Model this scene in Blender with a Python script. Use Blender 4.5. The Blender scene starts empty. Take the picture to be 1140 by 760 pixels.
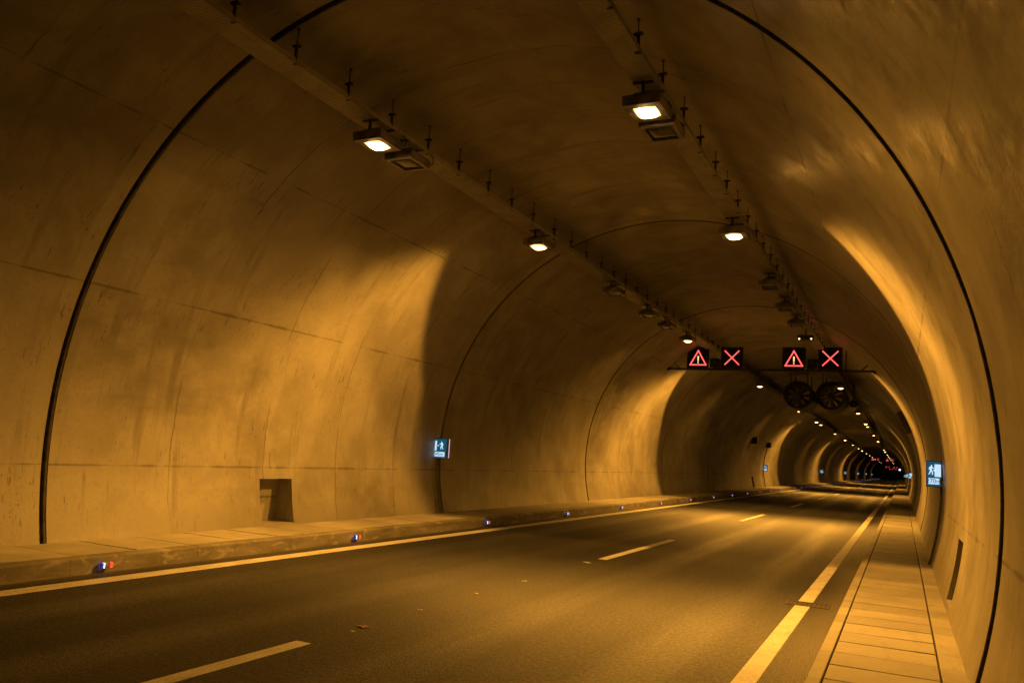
import bpy, bmesh, math, random
from mathutils import Vector, Matrix
random.seed(7)
S = bpy.context.scene
C = S.collection
PI = math.pi

# ------------------------------------------------------------------ surveyed dimensions (metres; X right, Y along the tunnel, Z up)
R, CZ = 5.637, 1.697                 # lining radius and height of its centre over the road
J0, JS = 7.575, 10.70                # first block joint and block length
KL, KR = -4.11, 4.21                 # kerb faces
HL, HR = 0.21, 0.15                  # pavement heights
END = 900.0

# ------------------------------------------------------------------ helpers
class MB:
    """collects faces, then links them as one mesh object"""
    def __init__(s): s.v=[]; s.f=[]; s.uv=[]; s.sm=[]; s.mi=[]
    def face(s, pts, uv=None, smooth=False, mi=0):
        b=len(s.v); s.v+= [tuple(p) for p in pts]; s.f.append(list(range(b,b+len(pts))))
        s.uv.append(uv or [(0,0)]*len(pts)); s.sm.append(smooth); s.mi.append(mi)
    def grid(s, rows, uvs=None, smooth=True, mi=0, skip=None):
        b=len(s.v); n=len(rows[0])
        for r in rows: s.v+=[tuple(p) for p in r]
        for i in range(len(rows)-1):
            for j in range(n-1):
                if skip and skip(i,j): continue
                s.f.append([b+i*n+j, b+i*n+j+1, b+(i+1)*n+j+1, b+(i+1)*n+j])
                s.uv.append([uvs[i][j],uvs[i][j+1],uvs[i+1][j+1],uvs[i+1][j]] if uvs else [(0,0)]*4)
                s.sm.append(smooth); s.mi.append(mi)
    def box(s, x0,x1,y0,y1,z0,z1, ch=0.0, mi=0, M=None):
        bm=bmesh.new(); bmesh.ops.create_cube(bm,size=1)
        for v in bm.verts:
            v.co=Vector(((x0+x1)/2+v.co.x*(x1-x0),(y0+y1)/2+v.co.y*(y1-y0),(z0+z1)/2+v.co.z*(z1-z0)))
        if ch>0: bmesh.ops.bevel(bm,geom=bm.edges[:],offset=ch,segments=2,affect='EDGES',profile=.6)
        s.add(bm,M,mi)
    def add(s,bm,M=None,mi=0,smooth=False):
        if M is not None: bm.transform(M)
        bm.normal_update(); b=len(s.v); bm.verts.index_update()
        s.v+=[tuple(v.co) for v in bm.verts]
        for f in bm.faces:
            s.f.append([b+v.index for v in f.verts]); s.uv.append([(0,0)]*len(f.verts)); s.sm.append(smooth); s.mi.append(mi)
        bm.free()
    def tube(s, pts, r, n=10, mi=0, cap=True):
        pts=[Vector(p) for p in pts]; rings=[]
        for i,p in enumerate(pts):
            t=(pts[min(i+1,len(pts)-1)]-pts[max(i-1,0)]).normalized()
            a=t.cross(Vector((0,0,1)) if abs(t.z)<.9 else Vector((1,0,0))).normalized(); c=t.cross(a)
            rr=r[i] if isinstance(r,(list,tuple)) else r
            rings.append([p+a*math.cos(2*PI*k/n)*rr+c*math.sin(2*PI*k/n)*rr for k in range(n+1)])
        s.grid(rings,mi=mi)
        if cap: s.face(rings[0][:-1],mi=mi); s.face(rings[-1][:-1][::-1],mi=mi)
    def lathe(s, prof, n=32, axis='Y', o=(0,0,0), mi=0):
        rows=[]
        for r,h in prof:
            row=[]
            for k in range(n+1):
                a=2*PI*k/n
                if axis=='Y': row.append((o[0]+r*math.cos(a),o[1]+h,o[2]+r*math.sin(a)))
                else: row.append((o[0]+r*math.cos(a),o[1]+r*math.sin(a),o[2]+h))
            rows.append(row)
        s.grid(rows,mi=mi)
    def prism(s, poly, y0, y1, mi=0, f=lambda x,z,y:(x,y,z)):
        n=len(poly)
        s.face([f(x,z,y0) for x,z in poly],mi=mi); s.face([f(x,z,y1) for x,z in poly][::-1],mi=mi)
        for i in range(n):
            a,b=poly[i],poly[(i+1)%n]
            s.face([f(a[0],a[1],y0),f(a[0],a[1],y1),f(b[0],b[1],y1),f(b[0],b[1],y0)],mi=mi)
    def build(s,name,mat,parent=None,loc=(0,0,0),fix=True):
        me=bpy.data.meshes.new(name); me.from_pydata(s.v,[],s.f); me.update()
        ul=me.uv_layers.new(name='UVMap'); k=0
        for f in s.uv:
            for u in f: ul.data[k].uv=u; k+=1
        me.polygons.foreach_set('use_smooth',s.sm); me.polygons.foreach_set('material_index',s.mi)
        for m in (mat if isinstance(mat,(list,tuple)) else [mat]): me.materials.append(m)
        if fix:
            bm=bmesh.new(); bm.from_mesh(me)
            bmesh.ops.remove_doubles(bm,verts=bm.verts,dist=1e-5)
            bmesh.ops.recalc_face_normals(bm,faces=bm.faces); bm.to_mesh(me); bm.free()
        o=bpy.data.objects.new(name,me); C.objects.link(o); o.location=loc
        if parent: o.parent=parent
        return o

def tag(o,label=None,cat=None,group=None,kind=None):
    if label: o['label']=label
    if cat: o['category']=cat
    if group: o['group']=group
    if kind: o['kind']=kind
    return o
def thing(name,label,cat,loc=(0,0,0),group=None,rz=0):
    o=bpy.data.objects.new(name,None); C.objects.link(o); o.location=loc; o.rotation_euler=(0,0,rz)
    o.empty_display_size=.1
    return tag(o,label,cat,group)
def copy_tree(o,parent=None):
    c=o.copy(); C.objects.link(c); c.parent=parent
    for ch in o.children: copy_tree(ch,c)
    return c
def place(proto,used,loc,label,group=None,rz=0):
    """the first call moves the prototype itself, later calls copy it with its parts"""
    o=proto if not used else copy_tree(proto)
    used.append(1); o.location=loc; o.rotation_euler=(0,0,rz); o['label']=label
    if group: o['group']=group
    elif 'group' in o: del o['group']
    return o

# ------------------------------------------------------------------ node helpers
class NT:
    def __init__(s,tree): s.t=tree; s.n=tree.nodes; s.l=tree.links
    def node(s,typ,**kw):
        n=s.n.new(typ)
        for k,v in kw.items():
            if k.startswith('i_'):
                key=k[2:]; key=int(key) if key.isdigit() else key
                s.set(n.inputs[key],v)
            else: setattr(n,k,v)
        return n
    def set(s,inp,v):
        if isinstance(v,bpy.types.NodeSocket): s.l.new(v,inp)
        else: inp.default_value=v
    def math(s,op,a,b=0.0,c=None,clamp=False):
        n=s.n.new('ShaderNodeMath'); n.operation=op; n.use_clamp=clamp
        s.set(n.inputs[0],a); s.set(n.inputs[1],b)
        if c is not None: s.set(n.inputs[2],c)
        return n.outputs[0]
    def ss(s,x,a,b,lo=0.0,hi=1.0,interp='SMOOTHSTEP'):
        n=s.n.new('ShaderNodeMapRange'); n.interpolation_type=interp
        for i,v in enumerate((x,a,b,lo,hi)): s.set(n.inputs[i],v)
        return n.outputs[0]
    def noise(s,vec,scale,detail=4,rough=.55,dist=0.0):
        n=s.node('ShaderNodeTexNoise'); s.l.new(vec,n.inputs['Vector'])
        n.inputs['Scale'].default_value=scale; n.inputs['Detail'].default_value=detail
        n.inputs['Roughness'].default_value=rough; n.inputs['Distortion'].default_value=dist
        return n.outputs[0]
    def map(s,vec,scale=(1,1,1),loc=(0,0,0)):
        n=s.node('ShaderNodeMapping'); s.l.new(vec,n.inputs[0]); n.inputs['Scale'].default_value=scale; n.inputs['Location'].default_value=loc
        return n.outputs[0]
    def mix(s,f,a,b,mode='MIX'):
        n=s.node('ShaderNodeMix',data_type='RGBA',blend_type=mode)
        s.set(n.inputs[0],f); s.set(n.inputs[6],a if not isinstance(a,tuple) else (*a,1)[:4]); s.set(n.inputs[7],b if not isinstance(b,tuple) else (*b,1)[:4])
        return n.outputs[2]
    def bump(s,h,strength,dist,normal=None):
        n=s.node('ShaderNodeBump'); s.set(n.inputs['Height'],h); n.inputs['Strength'].default_value=strength; n.inputs['Distance'].default_value=dist
        if normal is not None: s.l.new(normal,n.inputs['Normal'])
        return n.outputs[0]
def new_mat(name):
    m=bpy.data.materials.new(name); m.use_nodes=True
    nt=NT(m.node_tree); b=m.node_tree.nodes['Principled BSDF']
    return m,nt,b
def simple(name,col,rough=.5,metal=0.0,var=.15,scale=6.0,bump=.02):
    """plain paint / metal with grime and a little unevenness"""
    m,nt,b=new_mat(name)
    v=nt.node('ShaderNodeTexCoord').outputs['Object']
    n=nt.noise(v,scale,5,.6); n2=nt.noise(v,scale*9,3,.6)
    f=nt.ss(n,.3,.7,1-var*1.5,1+var)
    f=nt.math('MULTIPLY',f,nt.ss(n2,.25,.75,1-var*.5,1+var*.5))
    mul=nt.node('ShaderNodeVectorMath',operation='SCALE'); mul.inputs[0].default_value=col; nt.l.new(f,mul.inputs['Scale'])
    nt.l.new(mul.outputs[0],b.inputs['Base Color'])
    nt.l.new(nt.ss(n,.3,.7,max(.05,rough-.1),min(1,rough+.12)),b.inputs['Roughness'])
    b.inputs['Metallic'].default_value=metal
    if bump: nt.l.new(nt.bump(n2,bump*5,.004),b.inputs['Normal'])
    return m
def emit(name,col,strength,sample=False,base=(.02,.02,.02)):
    m,nt,b=new_mat(name)
    b.inputs['Base Color'].default_value=(*base,1); b.inputs['Roughness'].default_value=.3
    b.inputs['Emission Color'].default_value=(*col,1); b.inputs['Emission Strength'].default_value=strength
    m.cycles.emission_sampling='AUTO' if sample else 'NONE'
    return m

def lamp_glass(name,st):
    """frosted glass, hottest over the burner and amber towards its rim"""
    m,nt,b=new_mat(name); m.cycles.emission_sampling='NONE'
    g=nt.node('ShaderNodeTexCoord').outputs['Object']; le=nt.node('ShaderNodeVectorMath',operation='LENGTH'); nt.l.new(nt.map(g,(1,.9,0)),le.inputs[0])
    b.inputs['Base Color'].default_value=(.3,.25,.18,1); b.inputs['Roughness'].default_value=.3
    b.inputs['Emission Color'].default_value=(1,.56,.17,1)
    nt.l.new(nt.ss(le.outputs['Value'],.03,.185,st,st*.05),b.inputs['Emission Strength'])
    return m
# ------------------------------------------------------------------ materials
def mat_lining():
    m,nt,b=new_mat('shuttered_concrete')
    tc=nt.node('ShaderNodeTexCoord'); uv=tc.outputs['UV']          # u = arc length from the crown, v = metres along the tunnel
    sep=nt.node('ShaderNodeSeparateXYZ'); nt.l.new(uv,sep.inputs[0]); u,v=sep.outputs[0],sep.outputs[1]
    big=nt.noise(uv,.24,3,.6); mid=nt.noise(uv,1.2,5,.64,.3); fine=nt.noise(uv,11,3,.65)
    streak=nt.noise(nt.map(uv,(.30,3.2,1)),1.0,4,.62,.2)           # runs down the arc
    col=nt.mix(nt.ss(big,.32,.68),(.225,.208,.176),(.345,.325,.288))
    col=nt.mix(nt.ss(mid,.36,.66,.0,.6),col,(.42,.40,.36))
    smud=nt.noise(nt.map(uv,(.55,.28,1),(3,7,0)),1.0,4,.65,.5)
    col=nt.mix(nt.ss(smud,.56,.70,0,.40),col,(.12,.108,.088))
    col=nt.mix(nt.ss(fine,.52,.78,0,.35),col,(.17,.155,.13))
    damp=nt.math('MULTIPLY',nt.ss(streak,.54,.70),nt.ss(mid,.36,.6))
    col=nt.mix(nt.math('MULTIPLY',damp,.5),col,(.10,.09,.072))
    wob=nt.math('SUBTRACT',mid,.5)
    pv=nt.math('FLOOR',nt.math('DIVIDE',nt.math('SUBTRACT',v,J0),JS/5)); pu=nt.math('FLOOR',nt.math('DIVIDE',u,2.42))
    cx=nt.node('ShaderNodeCombineXYZ'); nt.l.new(pu,cx.inputs[0]); nt.l.new(pv,cx.inputs[1])
    wn=nt.node('ShaderNodeTexWhiteNoise',noise_dimensions='2D'); nt.l.new(cx.outputs[0],wn.inputs['Vector'])
    sc=nt.node('ShaderNodeVectorMath',operation='SCALE'); nt.l.new(col,sc.inputs[0]); nt.l.new(nt.ss(wn.outputs[0],0,1,.93,1.05,'LINEAR'),sc.inputs['Scale'])
    col=sc.outputs[0]
    # smoother pale band of making-good beside each block joint
    fv=nt.math('MODULO',nt.math('ADD',nt.math('SUBTRACT',v,J0-.30),JS*10),JS)
    band=nt.math('MULTIPLY',nt.ss(nt.math('ADD',fv,nt.math('MULTIPLY',wob,.12)),.24,.30,1,0),nt.ss(fv,.0,.02))
    col=nt.mix(nt.math('MULTIPLY',band,.45),col,(.40,.38,.34))
    # shutter seams across and along the tunnel, broken and faint
    vm=nt.math('PINGPONG',nt.math('ADD',nt.math('SUBTRACT',v,J0),nt.math('MULTIPLY',wob,.16)),JS/10)
    brk=nt.noise(uv,.75,2,.6)
    seams=nt.math('MULTIPLY',nt.ss(vm,.002,.022,1,0),nt.ss(brk,.38,.55))
    dmin=None
    for ang in (-43.5,-68.5,-94.6,41,66.5,95.0):
        d=nt.math('ABSOLUTE',nt.math('SUBTRACT',u,math.radians(ang)*R))
        dmin=d if dmin is None else nt.math('MINIMUM',dmin,d)
    seams=nt.math('MAXIMUM',seams,nt.math('MULTIPLY',nt.ss(nt.math('ADD',dmin,nt.math('MULTIPLY',wob,.09)),.002,.024,1,0),nt.ss(brk,.62,.48)))
    col=nt.mix(nt.math('MULTIPLY',seams,.58),col,(.05,.043,.033))
    # blow holes, in clusters, and scuffs
    vp=nt.node('ShaderNodeTexVoronoi'); nt.l.new(nt.map(uv,(8,15,1)),vp.inputs['Vector']); vp.inputs['Scale'].default_value=1
    clus=nt.noise(uv,.9,3,.7)
    pit=nt.math('MULTIPLY',nt.ss(vp.outputs['Distance'],.09,.20,1,0),nt.ss(clus,.56,.66))
    col=nt.mix(nt.math('MULTIPLY',pit,.75),col,(.035,.03,.024))
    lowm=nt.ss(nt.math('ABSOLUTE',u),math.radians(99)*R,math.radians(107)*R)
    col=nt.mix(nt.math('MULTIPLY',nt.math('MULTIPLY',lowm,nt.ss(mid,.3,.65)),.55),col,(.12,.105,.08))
    # dark drip flecks, mostly where the shutter leaked
    fl=nt.noise(nt.map(uv,(3.0,17,1)),1.0,3,.6)
    col=nt.mix(nt.math('MULTIPLY',nt.math('MULTIPLY',nt.ss(fl,.60,.68),nt.ss(clus,.46,.62)),.6),col,(.07,.06,.045))
    col=nt.mix(nt.ss(nt.noise(uv,34,2,.6),.58,.74,0,.35),col,(.11,.098,.08))
    nt.l.new(col,b.inputs['Base Color'])
    nt.l.new(nt.ss(nt.math('ADD',clus,nt.math('MULTIPLY',fine,.4)),.5,.9,.62,.34),b.inputs['Roughness'])
    b.inputs['Specular IOR Level'].default_value=.4
    n1=nt.bump(nt.math('ADD',nt.noise(uv,2.2,2,.6),nt.math('MULTIPLY',nt.noise(uv,.6,1,.5),2.0)),.12,.012)
    nt.l.new(nt.bump(nt.noise(uv,19,4,.7),.5,.006,n1),b.inputs['Normal'])
    return m

def mat_pave(name,length,y0,tone):
    m,nt,b=new_mat(name)
    g=nt.node('ShaderNodeTexCoord').outputs['Object']
    sep=nt.node('ShaderNodeSeparateXYZ'); nt.l.new(g,sep.inputs[0])
    idx=nt.math('FLOOR',nt.math('DIVIDE',nt.math('SUBTRACT',sep.outputs[1],y0),length))
    wn=nt.node('ShaderNodeTexWhiteNoise',noise_dimensions='1D'); nt.l.new(idx,wn.inputs['W'])
    n=nt.noise(g,1.3,6,.62); f=nt.noise(g,14,5,.65); s=nt.noise(nt.map(g,(3,.5,1)),2,4,.6); gr=nt.noise(g,110,2,.5)
    col=nt.mix(nt.ss(n,.3,.7),tuple(c*.78 for c in tone),tuple(c*1.15 for c in tone))
    col=nt.mix(nt.ss(f,.52,.75,0,.4),col,tuple(c*.5 for c in tone))
    col=nt.mix(nt.ss(s,.56,.72,0,.4),col,tuple(c*.45 for c in tone))
    sc=nt.node('ShaderNodeVectorMath',operation='SCALE'); nt.l.new(col,sc.inputs[0]); nt.l.new(nt.ss(wn.outputs[0],0,1,.82,1.1,'LINEAR'),sc.inputs['Scale'])
    nt.l.new(sc.outputs[0],b.inputs['Base Color']); nt.l.new(nt.ss(n,.3,.7,.55,.8),b.inputs['Roughness'])
    nt.l.new(nt.bump(nt.math('ADD',nt.math('MULTIPLY',f,.6),nt.math('MULTIPLY',gr,.25)),.5,.006),b.inputs['Normal'])
    return m

def mat_kerb():
    m,nt,b=new_mat('kerb_concrete')
    g=nt.node('ShaderNodeTexCoord').outputs['Object']
    n=nt.noise(nt.map(g,(1,.7,2.5)),1.6,6,.65,.4); f=nt.noise(g,16,5,.65); p=nt.noise(nt.map(g,(1,1.1,3)),2.2,5,.6,.6)
    col=nt.mix(nt.ss(n,.35,.65),(.13,.118,.10),(.23,.21,.18))
    col=nt.mix(nt.ss(p,.55,.62,0,.75),col,(.34,.32,.28))
    col=nt.mix(nt.ss(f,.55,.75,0,.5),col,(.08,.07,.06))
    nt.l.new(col,b.inputs['Base Color']); b.inputs['Roughness'].default_value=.75
    nt.l.new(nt.bump(nt.math('ADD',f,nt.math('MULTIPLY',p,.8)),.6,.01),b.inputs['Normal'])
    return m

def mat_asphalt():
    m,nt,b=new_mat('asphalt')
    g=nt.node('ShaderNodeTexCoord').outputs['Object']
    sep=nt.node('ShaderNodeSeparateXYZ'); nt.l.new(g,sep.inputs[0])
    st=nt.map(g,(1,.06,1))
    n=nt.noise(g,.35,5,.6); lane=nt.noise(st,1.8,5,.6); f=nt.noise(g,55,3,.6); f2=nt.noise(g,22,4,.7)
    vo=nt.node('ShaderNodeTexVoronoi'); nt.l.new(g,vo.inputs['Vector']); vo.inputs['Scale'].default_value=62
    col=nt.mix(nt.ss(n,.3,.7),(.0105,.0102,.0098),(.019,.0184,.0172))
    col=nt.mix(nt.ss(lane,.35,.68,0,.55),col,(.025,.024,.022))
    # tyre tracks worn lighter and smoother
    tr=None
    for xc in (-2.65,-.95,1.1,2.85):
        k=nt.ss(nt.math('ABSOLUTE',nt.math('SUBTRACT',sep.outputs[0],xc)),.12,.5,1,0)
        tr=k if tr is None else nt.math('MAXIMUM',tr,k)
    tr=nt.math('MULTIPLY',tr,nt.ss(lane,.3,.6,.4,1))
    col=nt.mix(nt.math('MULTIPLY',tr,.55),col,(.033,.0315,.029))
    agg=nt.node('ShaderNodeSeparateColor'); nt.l.new(vo.outputs['Color'],agg.inputs[0])
    sc=nt.node('ShaderNodeVectorMath',operation='SCALE'); nt.l.new(col,sc.inputs[0]); nt.l.new(nt.math('POWER',nt.ss(agg.outputs[0],0,1,.45,1.5,'LINEAR'),1.8),sc.inputs['Scale'])
    oil=nt.math('MULTIPLY',nt.ss(nt.noise(nt.map(g,(1,.35,1)),.9,5,.7),.58,.68),.55)
    patch=nt.ss(nt.noise(nt.map(g,(.5,.09,1),(4,2,0)),1.0,2,.5),.52,.54,1,.80)
    sc0=nt.node('ShaderNodeVectorMath',operation='SCALE'); nt.l.new(sc.outputs[0],sc0.inputs[0]); nt.l.new(nt.math('MULTIPLY',patch,nt.math('SUBTRACT',1,oil)),sc0.inputs['Scale']); sc=sc0
    # dusty gutters beside the kerbs
    gut=nt.math('MAXIMUM',nt.ss(sep.outputs[0],3.75,4.2),nt.ss(sep.outputs[0],-3.8,-4.1))
    col=nt.mix(nt.math('MULTIPLY',gut,nt.ss(f2,.35,.7,.3,.9)),sc.outputs[0],(.12,.105,.085))
    nt.l.new(col,b.inputs['Base Color'])
    nt.l.new(nt.math('SUBTRACT',nt.ss(f2,.3,.7,.52,.68),nt.math('MULTIPLY',tr,.12)),b.inputs['Roughness'])
    b.inputs['Specular IOR Level'].default_value=.25
    h=nt.math('ADD',nt.math('MULTIPLY',vo.outputs['Distance'],-1.0),nt.math('MULTIPLY',f,.7))
    nt.l.new(nt.bump(h,.8,.008),b.inputs['Normal'])
    return m

def mat_paint():
    m,nt,b=new_mat('road_paint')
    g=nt.node('ShaderNodeTexCoord').outputs['Object']
    sep=nt.node('ShaderNodeSeparateXYZ'); nt.l.new(g,sep.inputs[0])
    n=nt.noise(g,2.5,6,.65); f=nt.noise(g,48,4,.7)
    col=nt.mix(nt.ss(n,.3,.7),(.50,.48,.43),(.66,.64,.60))
    col=nt.mix(nt.ss(f,.53,.66,0,.7),col,(.13,.122,.108))
    col=nt.mix(nt.math('MULTIPLY',nt.ss(nt.noise(nt.map(g,(6,1.2,1)),1.0,5,.7),.55,.68),.5),col,(.17,.16,.14))
    nt.l.new(col,b.inputs['Base Color']); b.inputs['Roughness'].default_value=.62
    nt.l.new(nt.bump(f,.5,.004),b.inputs['Normal'])
    return m

def mat_perforated():
    m,nt,b=new_mat('perforated_tray_steel')
    g=nt.node('ShaderNodeTexCoord').outputs['Object']
    sep=nt.node('ShaderNodeSeparateXYZ'); nt.l.new(g,sep.inputs[0])
    a=nt.math('PINGPONG',sep.outputs[0],.0125); c=nt.math('PINGPONG',sep.outputs[1],.02)
    hole=nt.math('MULTIPLY',nt.ss(a,.004,.006),nt.ss(c,.008,.011))
    n=nt.noise(g,3,4,.6)
    col=nt.mix(nt.ss(n,.3,.7),(.34,.33,.31),(.48,.47,.44))
    col=nt.mix(nt.math('MULTIPLY',hole,.85),col,(.03,.028,.025))
    nt.l.new(col,b.inputs['Base Color']); b.inputs['Metallic'].default_value=.3; b.inputs['Roughness'].default_value=.6
    nt.l.new(nt.bump(hole,.6,-.004),b.inputs['Normal'])
    return m

M=dict(
 lining=mat_lining(), asphalt=mat_asphalt(), paint=mat_paint(), kerb=mat_kerb(),
 paveR=mat_pave('pavement_slab_concrete',.57,.02,(.32,.30,.262)), paveL=mat_pave('walkway_slab_concrete',.93,.66,(.40,.375,.32)),
 mortar=simple('joint_mortar',(.075,.067,.055),.8,var=.3), seal=simple('joint_seal_rubber',(.036,.031,.024),.8,var=.75,scale=9),
 perf=mat_perforated(), steel=simple('galvanised_steel',(.33,.32,.30),.5,.6,var=.2),
 dark=simple('dark_grey_metal',(.045,.043,.04),.5,.3,var=.25), black=simple('black_housing',(.012,.012,.012),.45,var=.3),
 alu=simple('cast_aluminium',(.24,.23,.21),.55,.3,var=.3), rust=simple('cast_iron_grate',(.05,.042,.035),.65,.4,var=.4,scale=20),
 grey=simple('grey_sheet_metal',(.20,.195,.185),.55,.2,var=.2), cable=simple('cable_sheath',(.018,.016,.015),.6),
 glass_off=simple('unlit_lamp_glass',(.06,.055,.045),.15,0,var=.2,bump=0), gasket=simple('black_gasket',(.02,.018,.016),.7),
 leaf=simple('dry_leaf',(.22,.12,.05),.7,var=.4,scale=40), paper=simple('pale_litter',(.5,.47,.4),.7,var=.2,scale=40),
 lens_hot=lamp_glass('sodium_lamp_glass',40), lens_dim=lamp_glass('dimmed_sodium_lamp_glass',16),
 lens_glint=emit('unlit_lamp_glints',(1,.7,.35),3),  # glow standing in for glints on an unlit lamp
 red=emit('red_signal_leds',(1,.10,.085),1.9,True), amber=emit('amber_signal_leds',(1,.62,.22),1.5,True),
 panel=simple('signal_matrix_panel',(.012,.008,.008),.35,var=.3),
 teal=emit('green_exit_panel',(.01,.16,.30),.42,True,(.02,.12,.14)), white=emit('white_exit_symbol',(.50,.76,1.0),1.0,True,(.6,.6,.6)),
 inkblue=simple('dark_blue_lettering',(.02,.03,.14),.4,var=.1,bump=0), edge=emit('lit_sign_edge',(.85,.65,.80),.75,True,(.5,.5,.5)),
 studw=emit('white_stud_leds',(.62,.66,1.0),3.0,False), studr=emit('red_stud_lens',(1,.10,.04),.9,True,(.3,.03,.02)), studb=emit('blue_stud_lens',(.10,.10,.85),.18,True,(.05,.05,.3)),
 farblue=emit('blue_display',(.25,.5,1.0),1.0), farwhite=emit('white_display',(.8,.75,1.0),1.6),
)

# ------------------------------------------------------------------ the tunnel lining (one thing, one part per cast block)
def P(th,y,r=R): return (r*math.sin(th),y,CZ+r*math.cos(th))
TH=math.radians(109)
lining=thing('tunnel_lining','vaulted bare concrete tunnel lining cast in ring blocks around the road','tunnel',(0,0,0))
NICHE_H=(.24,1.04)
def th_of(h,side): return side*math.acos((h-CZ)/R)
def block(y0,y1,niches=()):
    mb=MB(); nA=128
    ths=[-TH+2*TH*i/nA for i in range(nA+1)]
    for s in (-1,1):
        for h in NICHE_H: 
            t=th_of(h,s); i=min(range(len(ths)),key=lambda k:abs(ths[k]-t)); ths[i]=t
    g=.032; c=.022
    ys=[y0+g+c]+[y0+g+c+(y1-y0-2*g-2*c)*k/4 for k in range(1,4)]+[y1-g-c]
    for n0,n1,_ in niches: ys+=[n0,n1]
    ys=sorted(set(round(q,4) for q in ys))
    def skip(i,j):
        for n0,n1,sd in niches:
            if ys[i]>=n0-1e-6 and ys[i+1]<=n1+1e-6:
                t=(ths[j]+ths[j+1])/2; a,b=th_of(NICHE_H[0],sd),th_of(NICHE_H[1],sd)
                if min(a,b)<t<max(a,b): return True
        return False
    mb.grid([[P(t,y) for t in ths] for y in ys],[[(R*t,y) for t in ths] for y in ys],True,0,skip)
    for ya,yb in ((y0+g+c,y0+g),(y1-g-c,y1-g)):
        mb.grid([[P(t,ya) for t in ths],[P(t,yb,R+c) for t in ths]],[[(R*t,ya) for t in ths],[(R*t,yb) for t in ths]])
        mb.grid([[P(t,yb,R+c) for t in ths],[P(t,yb,R+.6) for t in ths]],[[(R*t,yb) for t in ths],[(R*t,yb) for t in ths]])
    mb.grid([[P(t,y0+g,R+.6) for t in ths],[P(t,y1-g,R+.6) for t in ths]])
    for n0,n1,sd in niches:                                   # recess behind the opening
        a,b=th_of(NICHE_H[0],sd),th_of(NICHE_H[1],sd); d=.42
        tt=[t for t in ths if min(a,b)-1e-6<=t<=max(a,b)+1e-6]
        tt=sorted(tt,key=lambda t:-abs(t)); xb=sd*(R+d-.12)
        fr=[P(t,0) for t in tt]
        for (yy) in (n0,n1):
            mb.face([(x,yy,z) for x,_,z in fr]+[(xb,yy,fr[-1][2]),(xb,yy,fr[0][2])],[(sd*R*1.7+.3*i,yy) for i in range(len(fr)+2)])
        for q in (fr[0],fr[-1]):
            mb.face([(q[0],n0,q[2]),(q[0],n1,q[2]),(xb,n1,q[2]),(xb,n0,q[2])],[(2.1,n0),(2.1,n1),(2.5,n1),(2.5,n0)])
        mb.face([(xb,n0,fr[0][2]),(xb,n1,fr[0][2]),(xb,n1,fr[-1][2]),(xb,n0,fr[-1][2])],[(6.1,n0),(6.1,n1),(6.9,n1),(6.9,n0)])
    return mb
ks=list(range(-3,23))
for k in ks:
    y0=J0+JS*k; y1=y0+JS; ni=[]
    for base in (11.77,66.2,120.7):
        if y0<base<y1: ni=[(base,base+.88,-1),(base,base+.88,1)]
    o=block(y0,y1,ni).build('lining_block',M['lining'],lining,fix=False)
    mb=MB(); ths=[-TH+2*TH*i/190 for i in range(191)]
    hw,pr={0:(.025,.025),1:(.022,.004),2:(.028,.016),-1:(.028,.016)}.get(k,(.024,.010))
    prof=[(-.10,-.16),(-.034,-.075),(-.031,.0)]+[(hw*math.sin(-PI/2+PI*i/6),pr*math.cos(-PI/2+PI*i/6)) for i in range(7)]+[(.031,.0),(.034,-.075),(.10,-.16)]
    jr=random.Random(k+50); jt=[]; q=0
    for t in ths: q=.75*q+jr.gauss(0,.05); jt.append(max(.7,min(1.25,1+q)))
    mb.grid([[P(t,y0+dy*(w_ if abs(dy)<.06 and dr>0 else 1),R-dr*(w_ if dr>0 else 1)) for t,w_ in zip(ths,jt)] for dy,dr in prof])
    mb.build('joint_seal',M['seal'] if k in (0,2) else M['mortar'],lining,fix=False)
def bend(y): return -max(0,y-560)**2/2600.0
ye=J0+JS*23; ys=[ye]
while ys[-1]<END: ys.append(ys[-1]+JS)
mb=MB(); ths=[-TH+2*TH*i/64 for i in range(65)]; rows=[];uvs=[]
for y in ys:
    for dy,dr in ((0,.05),(.06,0),(JS-.06,0),(JS-.001,.05)):
        rows.append([(P(t,0,R+dr)[0]+bend(y+dy),y+dy,P(t,0,R+dr)[2]) for t in ths]); uvs.append([(R*t,y+dy) for t in ths])
mb.grid(rows,uvs)
mb.grid([[(P(t,0,R+.6)[0]+bend(y),y,P(t,0,R+.6)[2]) for t in ths] for y in ys])
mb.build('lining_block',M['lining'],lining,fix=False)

# ------------------------------------------------------------------ road, markings, kerbs, pavements
def sheet(name,xs,z,mat,y0=-24,y1=END,step=12):
    mb=MB(); n=int((y1-y0)/step)+1; yy=[y0+(y1-y0)*i/n for i in range(n+1)]
    mb.grid([[(x+bend(y),y,z) for x in xs] for y in yy],smooth=False)
    o=mb.build(name,mat); tag(o,kind='structure'); return o
sheet('road',[-5.7,-4.11,-2,0,2,4.21,5.7],0,M['asphalt'])
def slab_sheet(name,x0,x1,y0,y1,mat,h=.004):
    mb=MB(); n=max(1,int((y1-y0)/12)); yy=[y0+(y1-y0)*i/n for i in range(n+1)]
    rows=[[(x0-.004+bend(y),y,.0005),(x0+bend(y),y,h),(x1+bend(y),y,h),(x1+.004+bend(y),y,.0005)] for y in yy]
    mb.grid(rows,smooth=False)
    for r in (rows[0],rows[-1]): mb.face(r)
    o=mb.build(name,mat); tag(o,kind='structure'); return o
slab_sheet('edge_line',-3.78,-3.52,-24,END,M['paint'])
slab_sheet('edge_line',3.615,3.80,12.42,END,M['paint'])
slab_sheet('edge_line',3.615,3.80,-24,12.06,M['paint'])
for i in range(-2,40):
    y=14.45+14.2*(i-1); slab_sheet('lane_dash',-.02,.135,1.2 if i==0 else y,6.22 if i==0 else y+5.05,M['paint'])

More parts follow.
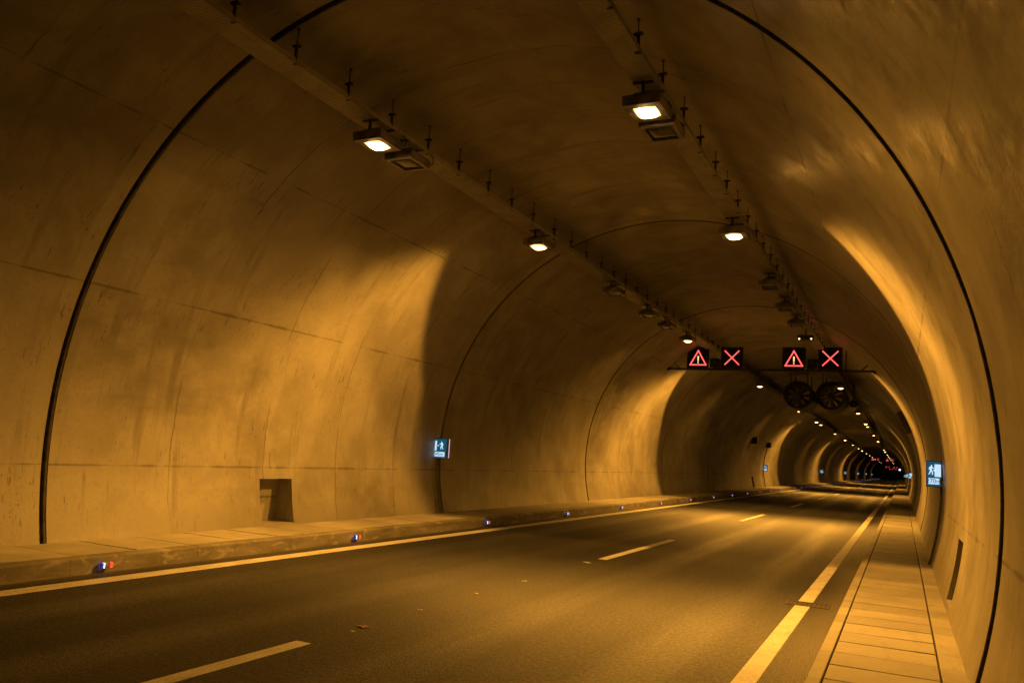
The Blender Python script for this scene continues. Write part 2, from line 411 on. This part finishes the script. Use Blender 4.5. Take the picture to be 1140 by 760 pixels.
def kerb(name,face,back,h,sgn):
    mb=MB(); L=1.0; y=-24.0; rnd=random.Random(3)
    prof=[(face,-.05),(face+sgn*.006,h-.03),(face+sgn*.012,h-.012),(face+sgn*.03,h),(back,h),(back,-.05)]
    while y<END:
        l=L if y<160 else 40.0
        dx=rnd.uniform(-.002,.002); dz=rnd.uniform(-.0015,.0015); e=.0015
        rows=[[(x+dx+bend(yy),yy,z+dz) for x,z in prof] for yy in (y+e,y+l-e)]
        mb.grid(rows,smooth=False); mb.face(rows[0]); mb.face(rows[1][::-1]); y+=l
    o=mb.build(name,M['kerb']); tag(o,kind='structure'); return o
kerb('kerb',KL,-4.285,HL,-1)
def pavement(xs,h,L,y0,mat,kind,gap):
    """slabs with open joints, each a little off level, over a dark bed"""
    rnd=random.Random(11); mb=MB()
    for (x0,x1,l) in xs:
        y=y0-30*L
        while y<END:
            ll=l if y<150 else 60.0
            dz=[rnd.uniform(-.004,.003) for _ in range(4)]; e=rnd.uniform(.5,1.3)*gap/2; c=.006
            if rnd.random()<.16: e*=2.1
            a,b_=x0+.006,x1-.006
            def pt(x,yy,k,zz): return (x+bend(yy),yy,h+dz[k]+zz)
            top=[pt(a+c,y+e+c,0,0),pt(b_-c,y+e+c,1,0),pt(b_-c,y+ll-e-c,2,0),pt(a+c,y+ll-e-c,3,0)]
            md=[pt(a,y+e,0,-c),pt(b_,y+e,1,-c),pt(b_,y+ll-e,2,-c),pt(a,y+ll-e,3,-c)]
            bt=[(p[0],p[1],h-.07) for p in md]
            mb.face(top)
            for A,B in ((top,md),(md,bt)):
                for k in range(4): mb.face([A[k],B[k],B[(k+1)%4],A[(k+1)%4]])
            y+=ll
    o=mb.build('pavement',mat,fix=False); tag(o,kind='structure'); return o
pavement([(-5.62,-4.288,.93)],HL,.93,.66,M['paveL'],'left',.014)
pavement([(KR+.002,4.335,1.71),(4.338,5.214,.57),(5.221,5.62,2.28)],HR,.57,.02,M['paveR'],'right',.013)
# bed under the joints and the right kerb face
mb=MB()
for x0,x1,h in ((-5.6,-4.2,HL-.028),(4.24,5.6,HR-.028)):
    yy=[-24+i*12 for i in range(78)]
    mb.grid([[(x0+bend(y),y,h),(x1+bend(y),y,h)] for y in yy],smooth=False)
tag(mb.build('pavement_bed',M['mortar']),kind='structure')
kerb('kerb',KR-.004,4.25,HR-.012,1)

# drain grate under the right edge line
dr=thing('drain_grate','rusty cast iron road drain grate beside the right white edge line','drain',(3.76,12.24,-.004))
f=MB(); f.box(-.28,.28,-.19,-.155,0,.012,.003); f.box(-.28,.28,.155,.19,0,.012,.003); f.box(-.28,-.245,-.155,.155,0,.012,.003); f.box(.245,.28,-.155,.155,0,.012,.003); f.build('frame',M['rust'],dr)
f=MB(); [f.box(-.235+.06*i,-.205+.06*i,-.154,.154,.002,.009,.002) for i in range(8)]; f.box(-.244,.244,-.02,.02,.001,.007); f.build('bars',M['rust'],dr)
f=MB(); f.box(-.244,.244,-.154,.154,-.01,.0008); f.build('sump',M['black'],dr)

# ------------------------------------------------------------------ cable trays with hangers
def ceil_z(x): return CZ+math.sqrt(R*R-x*x)
def cable_tray(x0,x1,hx,label,y1):
    t=thing('cable_tray',label,'cable tray',((x0+x1)/2,0,6.5)); xm=(x0+x1)/2; w=(x1-x0)/2
    mb=MB(); yy=[-14+i*7.5 for i in range(int((y1+14)/7.5)+1)]
    prof=[(-w,.075),(-w,0),(w,0),(w,.075),(w-.004,.075),(w-.004,.006),(-w+.004,.006),(-w+.004,.075)]
    prof=prof+[prof[0]]
    mb.grid([[(x+bend(y),y,z) for x,z in prof] for y in yy],smooth=False)
    mb.build('tray_body',M['perf'],t)
    mb=MB()
    for q,(cx,cz,r) in enumerate(((-.11,.03,.022),(-.05,.036,.028),(.02,.03,.022),(.075,.034,.026),(.12,.028,.02))):
        mb.tube([(cx*w/.2+.01*math.sin(y*.7+q),y,cz+.004*math.sin(y*1.3+q*2)) for y in [(-14+i*2.5) for i in range(int((y1+14)/2.5))]],r,8)
    mb.build('cables',M['cable'],t)
    y=6.62-1.0745*7; top=ceil_z(hx)-6.5; first=None; n=0
    while y<y1 and n<100:
        if first is None:
            mb=MB(); hy=0
            mb.box(-.006,.006,-.006,.006,-.012,top-.005)
            mb.box(-.035,.035,-.018,.018,-.016,-.011,.001)
            mb.box(-.055,.055,-.03,.03,.215,.237,.004)
            mb.box(-.015,.015,-.015,.015,.05,.215,.003)
            mb.box(-.02,.02,-.02,.02,top-.008,top+.008)
            first=mb.build('hanger',M['dark'],t); first.location=(hx-xm,y,0)
        else:
            c=first.copy(); C.objects.link(c); c.parent=t; c.location=(hx-xm,y+random.uniform(-.05,.05),0); c.rotation_euler=(random.uniform(-.03,.03),random.uniform(-.04,.04),random.uniform(-.25,.25))
        y+=1.0745; n+=1
    return t
cable_tray(-2.42,-2.02,-2.03,'long cable tray hung along the left side of the vault above the left lamp row',330)
cable_tray(1.85,2.16,2.145,'long perforated cable tray hung along the right side of the vault above the right lamps',330)

# ------------------------------------------------------------------ luminaires
def make_luminaire(kind):
    t=thing('tunnel_lamp','x','lamp')
    gx,gy=(.175,.205) if kind=='off' else (.145,.16)
    mb=MB(); mb.box(-.25,.25,-.29,.29,.045,.15,.02); mb.box(-.17,.17,-.2,.2,.15,.185,.015)
    for i in range(7): mb.box(-.13,.13,-.17+.055*i,-.16+.055*i,.185,.215)
    mb.build('housing',M['alu'],t)
    mb=MB()
    for a in ((-.24,.24,-.28,-gy),(-.24,.24,gy,.28),(-.24,-gx,-gy,gy),(gx,.24,-gy,gy)): mb.box(*a,.012,.044,.006)
    mb.build('bezel',M['steel'] if kind=='off' else M['alu'],t)
    mb=MB()                                                # slightly bowled glass
    rows=[]
    for i in range(9):
        b=(-1+i/4)*gy; rows.append([((-1+j/4)*gx,b,.028-(.062 if kind!='off' else .012)*max(0,(1-(2*i/8-1)**4)*(1-(2*j/8-1)**4))) for j in range(9)])
    mb.grid(rows); mb.build('lamp_glass',{'hot':M['lens_hot'],'dim':M['lens_dim'],'off':M['glass_off']}[kind],t)
    if kind=='off':
        mb=MB()
        for a in ((-.18,.18,-.21,-.196),(-.18,.18,.196,.21),(-.18,-.166,-.196,.196),(.166,.18,-.196,.196)): mb.box(*a,.004,.014)
        mb.build('gasket',M['gasket'],t)
    for y in (-.22,.22):
        mb=MB(); mb.box(-.015,.015,y-.02,y+.02,.15,.335); mb.box(-.13,.13,y-.02,y+.02,.305,.325,.003); mb.build('bracket',M['dark'],t)
    mb=MB(); mb.tube([(.12,.27,.1),(.17,.36,.09),(.2,.42,.15),(.19,.44,.24),(.15,.42,.32)],.009,6); mb.build('supply_cable',M['cable'],t)
    return t
XL,XR_,ZL=-2.10,2.0,6.15
protos={k:(make_luminaire(k),[]) for k in ('hot','dim','off')}
def lamp(kind,side,y,label,group):
    p,u=protos[kind]; return place(p,u,(XL if side<0 else XR_,y,ZL),label,group)
LIT='lit lamps along the vault'
near={(-1,9.65):'glaring amber tunnel lamp nearest the camera in the left row',
      (-1,15.7):'glaring amber tunnel lamp second from the camera in the left row',
      (1,9.65):'glaring amber tunnel lamp nearest the camera in the right row',
      (1,15.7):'glaring amber tunnel lamp second from the camera in the right row',
      (-1,29.4):'lit lamp just above the leftmost red warning triangle signal',
      (-1,37.3):'lit lamp in the left row hidden behind the gantry signals',(1,37.3):'lit lamp in the right row hidden behind the gantry signals',
      (-1,46.3):'first lit lamp beyond the gantry in the left row, left of the jet fans',
      (1,46.3):'lit lamp in front of the top of the right jet fan',
      (-1,65.6):'lit lamp just below the left jet fan',(1,65.6):'lit lamp below and right of the right jet fan'}
for y in (9.65,15.7): 
    for s in (-1,1): lamp('hot',s,y,near[(s,y)],LIT)
for y in (29.4,37.3,46.3,65.6,79.5,84.0,102.6,121.3,141.0,160.3,174.0,197,216,235,262,285,310,340):  # the deepest lamps are added, to brighten the black far end
    for s in (-1,1):
        if (s,y)==(1,29.4) or (s,y)==(1,141.0): continue
        bigger=y in (37.3,79.5,121.3,174.0)
        lamp('hot' if bigger else 'dim',s,y,near.get((s,y),('small far lamp glowing in the %s row beyond the jet fans, the deepest ones added' % ('left' if s<0 else 'right'))),LIT)
UN='unlit lamps between the lit ones'
unl={(-1,10.48):'unlit lamp next to the nearest glaring lamp of the left row',(1,10.37):'unlit square lamp with pale frame beside the nearest glaring lamp of the right row',
 (-1,20.8):'nearer of the two unlit lamps standing out right of the second glaring left lamp',(-1,24.25):'farther of the two unlit lamps standing out right of the second glaring left lamp',(-1,26.4):'unlit lamp on the left row close before the gantry',
 (1,20.5):'first unlit lamp beyond the second glaring lamp of the right row',(1,23.5):'second unlit lamp beyond the second glaring lamp of the right row',(1,26.2):'third unlit lamp beyond the second glaring lamp of the right row'}
for (s,y),l in unl.items(): lamp('off',s,y,l,UN)
# unlit lamp over the right signals; its two glints are glowing discs
t=thing('unlit_lamp_glints','small dark unlit lamp with two tiny glow-painted glints above the right warning triangle','lamp',(XR_,28.9,6.1))
mb=MB(); mb.box(-.25,.25,-.2,.2,.03,.17,.02); mb.box(-.02,.02,-.02,.02,.17,.39); mb.build('housing',M['dark'],t)
for x in (-.19,.19):
    mb=MB(); mb.lathe([(.001,-.262),(.016,-.26),(.022,-.235),(.028,-.2)],12,o=(x,0,.03)); mb.build('light',M['lens_glint'],t)  # each disc glows in place of a glint

# ------------------------------------------------------------------ light given off by the lit lamps: a cut-off beam thrown back against the traffic
def lamp_light(side,y,power,soft=.065,steep=.30,far=(-.89,-.66,.05)):
    L=bpy.data.lights.new('lamp_light','POINT'); L.energy=power; L.shadow_soft_size=.09; L.color=(1,1,1)
    L.use_nodes=True; nt=NT(L.node_tree); nt.n.clear()
    nrm=nt.node('ShaderNodeTexCoord').outputs['Normal']; sep=nt.node('ShaderNodeSeparateXYZ'); nt.l.new(nrm,sep.inputs[0])
    ny=sep.outputs[1]; dep=nt.math('MULTIPLY',sep.outputs[2],-1)
    # photometric curve: hard forward cut-off, soft upper cut-off, strongest backwards at shallow angles
    fc=nt.math('SUBTRACT',ny,nt.math('MINIMUM',.25,nt.math('MULTIPLY_ADD',dep,1.38,-.62)))
    fwd=nt.ss(fc,-soft,soft,1,0)
    mid=nt.math('MAXIMUM',.12,nt.math('MULTIPLY_ADD',ny,-.30,-.012))
    up_=nt.ss(nt.math('SUBTRACT',dep,mid),-.16,.46)
    back=nt.math('MULTIPLY_ADD',nt.math('POWER',nt.math('MAXIMUM',0,nt.math('SUBTRACT',.05,ny)),2.4),1.6,.27)
    far_=nt.ss(ny,*far,1)
    nadir=nt.ss(dep,.82,.99,1,1-steep)
    k=nt.math('MULTIPLY',nt.math('MULTIPLY',fwd,up_),nt.math('MULTIPLY',back,nt.math('MULTIPLY',nadir,far_)))
    k=nt.math('ADD',k,nt.math('MULTIPLY',nt.ss(dep,-.2,.3),.005))
    e=nt.node('ShaderNodeEmission'); e.inputs['Color'].default_value=(1,.42,.046,1); nt.l.new(k,e.inputs['Strength'])
    o=nt.node('ShaderNodeOutputLight'); nt.l.new(e.outputs[0],o.inputs[0])
    ob=bpy.data.objects.new('lamp_light',L); C.objects.link(ob); ob.location=(XL if side<0 else XR_,y,6.03)
    return ob
PW=3450
for s in (-1,1):
    for y,k in ((15.7,1.04 if s<0 else 1.95),(37.3,1.65),(79.5,1.2),(121.3,1.1),(174.0,1.1)): lamp_light(s,y,PW*k,far=(-.89,-.66,.05) if y<20 else (-.97,-.70,.45))
    for y,pw in ((9.65,.09 if s<0 else .20),(29.4,.10 if s<0 else 0),(46.3,.10),(65.6,.10),(102.6,.10),(141 if s<0 else 160.3,.12),(197,.22),(235,.2),(285,.2),(340,.15)):  # last entries lift the far end from the added lamps
        if pw: lamp_light(s,y,pw*PW,.5)

# ------------------------------------------------------------------ gantries with lane signals
def stroke(mb,pts,w,y0,y1):
    for (a,b) in zip(pts[:-1],pts[1:]):
        a=Vector((a[0],a[1])); b=Vector((b[0],b[1])); d=(b-a).normalized()*w*.5; n=Vector((-d.y,d.x))
        mb.prism([tuple(a-d*.9+n),tuple(a-d*.9-n),tuple(b+d*.9-n),tuple(b+d*.9+n)],y0,y1)
def make_signal(kind):
    t=thing('lane_signal','x','traffic signal')
    mb=MB(); mb.box(-.405,.405,.0,.26,.03,.84,.012); mb.build('housing',M['black'],t)
    mb=MB()
    for a in ((-.44,.44,.0,.03),(-.44,.44,.84,.87),(-.44,-.405,.03,.84),(.405,.44,.03,.84)): mb.box(a[0],a[1],-.03,.05,a[2],a[3],.004)
    mb.build('frame',M['dark'],t)
    mb=MB(); mb.box(-.404,.404,-.006,-.001,.031,.839); mb.build('matrix_panel',M['panel'],t)
    mb=MB()
    if kind=='tri':
        A=[(-.325,.135),(.325,.135),(.0,.725)]
        stroke(mb,A+[A[0]],.05,-.016,-.008); mb.build('warning_triangle',M['red'],t)
        mb=MB(); mb.prism([(-.022,.29),(.022,.29),(.03,.5),(-.03,.5)],-.016,-.008); mb.prism([(-.024,.205),(.024,.205),(.024,.25),(-.024,.25)],-.016,-.008); mb.build('exclamation_mark',M['amber'],t)
    else:
        stroke(mb,[(-.275,.165),(.275,.715)],.046,-.016,-.008); stroke(mb,[(-.275,.715),(.275,.165)],.046,-.0235,-.0165); mb.build('lane_closed_cross',M['red'],t)
    return t
sigp={k:(make_signal(k),[]) for k in ('tri','x')}
def make_gantry(loc,label):
    t=thing('signal_gantry',label,'gantry',loc)
    hw=math.sqrt(R*R-(5.68-CZ)**2)
    mb=MB(); mb.box(-hw-.02,hw+.02,-.03,.05,-.035,.03,.004); mb.box(-hw-.02,hw+.02,.2,.26,-.03,.03,.004); mb.build('beam',M['dark'],t)
    for s in (-1,1):
        mb=MB(); mb.box(s*hw-.03,s*hw+.03,-.06,.3,-.09,.12,.01); mb.tube([(s*(hw-.5),.1,.0),(s*(hw-.18),.1,.32)],.022,8); mb.build('wall_bracket',M['dark'],t)
    for x in (-3.25,2.95):
        mb=MB(); mb.box(x-.02,x+.02,.265,.305,-.03,ceil_z(x)-5.68+.01); mb.build('hanger_post',M['dark'],t)
    return t
g0=None
rowsG=[(34.0,''),(262.0,'far '),(486.0,'very far '),(640.0,'')]
for gi,(gy,w) in enumerate(rowsG):
    lab=['thin dark steel gantry beam crossing the vault under the red lane signals','far gantry beam crossing the tunnel beyond the jet fans','third gantry beam visible deep in the tunnel','farthest gantry beam at the dark end of the tunnel'][gi]
    if g0 is None: g0=make_gantry((0,gy,5.68),lab)
    else: g=copy_tree(g0); g.location=(0,gy,5.68); g['label']=lab
    dist=['on the near gantry','on the far gantry beyond the fans','on the third gantry deep in the tunnel','on the farthest gantry'][gi]
    for x,k,l in ((-2.735,'tri','leftmost signal, a red warning triangle, %s'),(-1.36,'x','left red cross signal %s'),(1.05,'tri','right red warning triangle signal %s'),(2.40,'x','rightmost signal, a red cross, %s')):
        p,u=sigp[k]; place(p,u,(x,gy-.01,5.715),l%dist,'red lane signals')
def make_cam(loc,label):
    t=thing('camera_box',label,'camera',loc)
    mb=MB(); mb.box(-.18,.18,-.1,.25,.03,.40,.03); mb.box(-.05,.05,-.02,.06,-.0,.03); mb.build('housing',M['black'],t)
    mb=MB(); mb.lathe([(.10,-.1),(.11,-.14),(.085,-.14),(.07,-.108),(.001,-.105)],24,o=(0,0,.2)); mb.build('lens_hood',M['dark'],t); return t
c0=make_cam((-2.045,34.0,5.72),'small black box between the left triangle and cross signals on the gantry')
c1=copy_tree(c0); c1.location=(1.75,34.0,5.72); c1['label']='small black box between the right triangle and cross signals on the gantry'

# ------------------------------------------------------------------ jet fans
def make_fan():
    t=thing('jet_fan','x','fan'); r=.66
    mb=MB(); mb.lathe([(r,.0),(r+.10,-.10),(r+.13,-.06),(r+.12,.05),(r+.12,3.4),(r,3.5),(r-.02,3.4),(r-.02,.02),(r,.0)],40); mb.build('casing',M['dark'],t)
    mb=MB(); mb.lathe([(.001,.05),(.10,.07),(.17,.14),(.2,.25),(.2,1.2)],24); mb.build('hub',M['grey'],t)
    bm=None; first=None
    for k in range(9):
        if first is None:
            mb=MB(); rows=[]
            for i in range(6):
                rr=.19+(r-.05-.19)*i/5; ch=.06+.020*i; tw=math.radians(50-6*i)
                rows.append([(rr,.35+c*ch*math.sin(tw),c*ch*math.cos(tw)) for c in (-1,-.4,.3,1)])
            mb.grid(rows); rows2=[[(x,y+.02,z) for x,y,z in rw] for rw in rows]; mb.grid(rows2)
            first=mb.build('blade',M['grey'],t)
        else:
            b=first.copy(); C.objects.link(b); b.parent=t; b.rotation_euler=(0,2*PI*k/9,0)
    mb=MB()
    for rr in (.28,.45,.6): mb.tube([(rr*math.cos(a),.03,rr*math.sin(a)) for a in [2*PI*i/32 for i in range(33)]],.006,6,cap=False)
    for k in range(4): 
        a=PI/4*k; mb.tube([(-r*math.cos(a),.022,-r*math.sin(a)),(r*math.cos(a),.022,r*math.sin(a))],.006,6)
    mb.build('guard',M['dark'],t)
    for y in (.5,2.8):
        for x in (-.45,.45):
            mb=MB(); mb.box(x-.03,x+.03,y-.03,y+.03,.55,1.33); mb.build('hanger',M['dark'],t)
    return t
fp=(make_fan(),[])
place(*fp,(-.35,48.5,5.95),'left of the two large dark jet fans hung under the vault beyond the gantry','jet fans')
place(*fp,(1.36,48.5,5.95),'right of the two large dark jet fans hung under the vault beyond the gantry','jet fans')
t=thing('loudspeaker','small dark round unit hung right of the jet fans','loudspeaker',(2.45,50.0,5.66))
mb=MB(); mb.lathe([(.001,.02),(.06,.0),(.10,.03),(.16,.0),(.21,-.02),(.22,.0),(.16,.1),(.1,.25),(.001,.28)],24); mb.build('horn',M['dark'],t)
mb=MB(); mb.box(-.02,.02,.1,.14,.05,ceil_z(2.45)-5.66); mb.build('hanger',M['dark'],t)

# ------------------------------------------------------------------ exit signs
def text_mesh(txt,size,name,mat,parent,loc):
    cu=bpy.data.curves.new(name,'FONT'); cu.body=txt; cu.size=size; cu.extrude=.0015; cu.align_x='CENTER'; cu.align_y='CENTER'
    ob=bpy.data.objects.new(name,cu); C.objects.link(ob)
    dg=bpy.context.evaluated_depsgraph_get(); me=bpy.data.meshes.new_from_object(ob.evaluated_get(dg))
    C.objects.unlink(ob); bpy.data.objects.remove(ob)
    me.materials.clear(); me.materials.append(mat); me.transform(Matrix.Rotation(PI/2,4,'X'))
    o=bpy.data.objects.new(name,me); C.objects.link(o); o.parent=parent; o.location=loc; return o
def man(mb,cx,cz,s,d,y0,y1):
    """walking figure facing direction d"""
    h=[(cx+d*.02*s+.055*s*math.cos(a),cz+.40*s+.06*s*math.sin(a)) for a in [2*PI*i/14 for i in range(14)]]; mb.prism(h,y0,y1)
    def limb(p,q,w): 
        a=Vector((cx+d*p[0]*s,cz+p[1]*s)); b=Vector((cx+d*q[0]*s,cz+q[1]*s)); n=(b-a).normalized(); n=Vector((-n.y,n.x))*w*s
        mb.prism([tuple(a+n),tuple(a-n),tuple(b-n*.8),tuple(b+n*.8)],y0,y1)
    limb((-.02,.33),(-.03,.02),.085); limb((-.03,.04),(.09,-.16),.055); limb((.09,-.15),(.07,-.38),.045)
    limb((-.03,.04),(-.10,-.17),.055); limb((-.10,-.16),(-.2,-.36),.045)
    limb((.02,.30),(.17,.16),.04); limb((.16,.16),(.28,.2),.035); limb((-.04,.30),(-.17,.17),.04); limb((-.17,.18),(-.15,.02),.035)
def make_exit(txt,doorside,w=.42,h=.48,side=-1):
    t=thing('exit_sign','x','exit sign'); d=.16
    mb=MB(); mb.box(-w/2-.015,w/2+.015,0,d,-.015,h+.015,.008); mb.build('case',M['grey'],t)
    mb=MB(); mb.box(-w/2+.004,w/2-.004,-.005,-.001,.004,h-.004); mb.build('lit_panel',M['teal'],t)
    mb=MB(); dx=doorside*w*.29
    mb.prism([(dx-.055,.185),(dx+.055,.185),(dx+.055,.425),(dx-.055,.425)],-.012,-.006)
    mb.build('door_symbol',M['white'],t)
    mb=MB(); man(mb,-doorside*w*.17,.305,.23,doorside,-.012,-.006); mb.build('running_figure',M['white'],t)
    mb=MB(); ax=doorside*w*.06
    mb.prism([(ax-.025,.295),(ax+.025,.295),(ax+.025,.315),(ax-.025,.315)],-.012,-.006); mb.build('arrow',M['white'],t)
    mb=MB(); mb.prism([(-w*.40,.04),(w*.40,.04),(w*.40,.155),(-w*.40,.155)],-.012,-.006); mb.build('distance_plate',M['white'],t)
    text_mesh(txt,.115,'lettering',M['inkblue'],t,(0,-.0145,.098))
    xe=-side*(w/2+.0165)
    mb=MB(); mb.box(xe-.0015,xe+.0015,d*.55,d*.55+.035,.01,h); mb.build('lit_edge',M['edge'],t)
    for zz in (.12,.36):
        mb=MB(); mb.box(side*(w/2+.1),side*(w/2+.0155),d*.4,d*.6,zz,zz+.04); mb.build('wall_bracket',M['dark'],t)
    return t
eL=(make_exit('345m',-1,side=-1),[]); eR=(make_exit('270m',1,w=.24,side=1),[])
for i,y in enumerate((18.0,72.6,127.1,181.6,236,290,345)):
    l=['blue green lit exit sign on its pipe by the left wall, nearest the camera','second lit exit sign along the left wall, with a cable above it','third lit exit sign along the left wall, tiny and pale blue','fourth lit exit sign along the left wall','fifth lit exit sign along the left wall','sixth lit exit sign along the left wall','seventh lit exit sign along the left wall'][i]
    o=place(*eL,(-5.52,y,1.54),l,'exit signs along the left wall')
for i,y in enumerate((18.2,72.8,127.3,181.8,236,290)):
    l=['blue green lit exit sign on the right wall, nearest the camera','second lit exit sign along the right wall, small and bluish','third lit exit sign along the right wall','fourth lit exit sign along the right wall','fifth lit exit sign along the right wall','sixth lit exit sign along the right wall'][i]
    place(*eR,(5.475,y,1.65),l,'exit signs along the right wall')
def pipe(loc,label,pts,r):
    mb=MB(); mb.tube(pts,r,10)
    o=mb.build('conduit_pipe',M['grey'],None,loc); tag(o,label,'pipe'); return o
def wall_x(h): return math.sqrt(R*R-(h-CZ)**2)
def conduit(name_label,sd,y,h0,h1,r):
    pts=[(sd*(wall_x(h0+(h1-h0)*i/8)-r-.012),0,h0+(h1-h0)*i/8) for i in range(9)]
    return pipe((0,y,0),name_label,pts,r)
conduit('vertical grey conduit running from the left walkway up to the nearest exit sign',-1,18.1,.2,1.53,.024)
conduit('vertical grey conduit running up to the nearest exit sign on the right wall',1,18.32,.14,1.64,.02)
conduit('thin cable running up the left wall above and below the second exit sign',-1,72.3,.2,3.7,.03)
# small boxes on the left wall further in, and an equipment box high on the right wall
def wallbox(sd,y,h,w,d,hh,label,cat,nm):
    t=thing(nm,label,cat,(sd*(wall_x(h)-d/2+.01),y,h)); tilt=0
    mb=MB(); mb.box(-d/2,d/2,-w/2,w/2,-hh/2,hh/2,.02); o=mb.build('housing',M['dark'],t)
    mb=MB(); mb.box(-d/2-.012 if sd>0 else d/2,-d/2 if sd>0 else d/2+.012,-w/2+.03,w/2-.03,-hh/2+.03,hh/2-.03,.004); mb.build('door',M['grey'],t)
    mb=MB(); mb.box(-.03,.03,-w/2-.05,w/2+.05,-hh/2-.03,-hh/2); mb.build('bracket',M['dark'],t); return t
wallbox(-1,63.8,3.76,.55,.45,.5,'nearer of two small dark boxes high on the left wall before the second exit sign','wall box','wall_box')
wallbox(-1,71.5,3.67,.5,.4,.42,'small dark box high on the left wall at the top of the exit sign cable','wall box','wall_box')
t=wallbox(1,38.5,4.05,.55,.26,.95,'tall grey equipment box mounted high on the right wall beyond the gantry','equipment box','equipment_box')
t.rotation_euler=(0,math.radians(-24),0)
# far lit displays by the right wall
for i,(x,y,z,m,l) in enumerate(((3.9,420,4.6,'farwhite','tiny lilac white lit display deep in the tunnel near the right wall'),(4.7,150,1.5,'farblue','bluish lit panel low beside the right wall far down the tunnel'))):
    if i==1: continue
    t=thing('lit_display',l,'display',(x,y,z)); mb=MB(); mb.box(-.42,.42,0,.2,-.42,.42,.02); mb.build('case',M['dark'],t)
    mb=MB(); mb.box(-.4,.4,-.01,-.002,-.4,.4); mb.build('screen',M[m],t); mb=MB(); mb.box(-.04,.04,.08,.14,.42,ceil_z(x)-z); mb.build('hanger',M['dark'],t)

# ------------------------------------------------------------------ kerb studs
st=thing('kerb_stud','x','road stud')
mb=MB(); mb.prism([(-.03,-.045),(.025,-.04),(.032,.0),(.025,.04),(-.03,.045)],-.036,.036); mb.build('housing',M['alu'],st)
mb=MB(); mb.box(-.012,.036,-.046,-.038,-.032,.032,.003); mb.build('white_lens',M['studw'],st)
mb=MB(); mb.box(-.012,.036,.037,.082,-.035,.035,.006); mb.build('red_lens',M['studr'],st)
mb=MB(); mb.box(-.012,.030,-.083,-.05,-.036,.032,.006); mb.build('blue_lens',M['studb'],st)
sp=(st,[]); ords=['nearest to the camera','second','third','fourth','fifth','sixth','seventh','eighth']
for i in range(74):
    y=7.47+5.3*i
    if i<8: l='small kerb stud lit white with red and blue ends, '+(ords[0] if i==0 else ords[i]+' from the camera')
    elif y<72: l='tiny white kerb stud light between the seventh stud and the second left exit sign'
    else: l='tiny white kerb stud light in the far row beyond the second left exit sign'
    place(*sp,(KL+.03,y,.095),l,'lit studs along the left kerb')

# ------------------------------------------------------------------ litter on the lane
def litter(x,y,sx,sy,label,mat,name,cat,seed):
    rnd=random.Random(seed); mb=MB(); n=11; bm=bmesh.new(); top=[]
    for k in range(n):
        a=2*PI*k/n; r=rnd.uniform(.65,1.15); top.append(bm.verts.new((math.cos(a)*sx*r,math.sin(a)*sy*r,.003+rnd.uniform(0,.008))))
    c=bm.verts.new((0,0,.006))
    for k in range(n): bm.faces.new((top[k],top[(k+1)%n],c))
    r_=bmesh.ops.solidify(bm,geom=bm.faces[:],thickness=.004)
    mb.add(bm); o=mb.build(name,mat,None,(x,y,.004)); tag(o,label,cat); return o
litter(.10,7.08,.075,.05,'brown dry leaf lying on the asphalt beyond the nearest lane dash',M['leaf'],'dry_leaf','leaf',1)
litter(.15,6.84,.035,.02,'small pale scrap just beside the brown leaf',M['paper'],'litter_scrap','litter',2)
litter(.08,8.2,.035,.022,'pale scrap on the lane a little beyond the brown leaf',M['paper'],'litter_scrap','litter',3)
litter(.05,9.6,.04,.03,'pale scrap about midway between the leaf and the second lane dash',M['paper'],'litter_scrap','litter',4)
litter(.08,11.0,.04,.03,'pale scrap nearer the second lane dash than the leaf',M['paper'],'litter_scrap','litter',5)
litter(.03,13.75,.085,.05,'pale flat scrap just before the second lane dash',M['paper'],'litter_scrap','litter',6)

# ------------------------------------------------------------------ world, camera, colour management
w=bpy.data.worlds.new('World'); S.world=w; w.use_nodes=True
w.node_tree.nodes['Background'].inputs[0].default_value=(.004,.005,.008,1); w.node_tree.nodes['Background'].inputs[1].default_value=.05
cam=bpy.data.cameras.new('camera'); co=bpy.data.objects.new('camera',cam); C.objects.link(co); S.camera=co
rt=Vector((0.90386716,0.42333792,0.06171841)); up=Vector((8.05528723e-04,-1.45948690e-01,9.89291833e-01)); fw=Vector((-0.42781247,0.89413868,0.13225924))
m=Matrix.Identity(4)
for i in range(3): m[i][0]=rt[i]; m[i][1]=up[i]; m[i][2]=-fw[i]
m[0][3]=4.9205; m[2][3]=1.8062; co.matrix_world=m
cam.sensor_width=36; cam.sensor_fit='HORIZONTAL'; cam.lens=36*917.557/1140; cam.clip_start=.05; cam.clip_end=3000
S.view_settings.view_transform='Standard'; S.view_settings.look='None'; S.view_settings.exposure=0; S.view_settings.gamma=1
S.render.engine='CYCLES'
cy=S.cycles; cy.max_bounces=6; cy.diffuse_bounces=3; cy.glossy_bounces=2; cy.sample_clamp_indirect=3; cy.caustics_reflective=False; cy.caustics_refractive=False
cy.adaptive_threshold=.025; cy.use_denoising=True; cy.use_light_tree=True
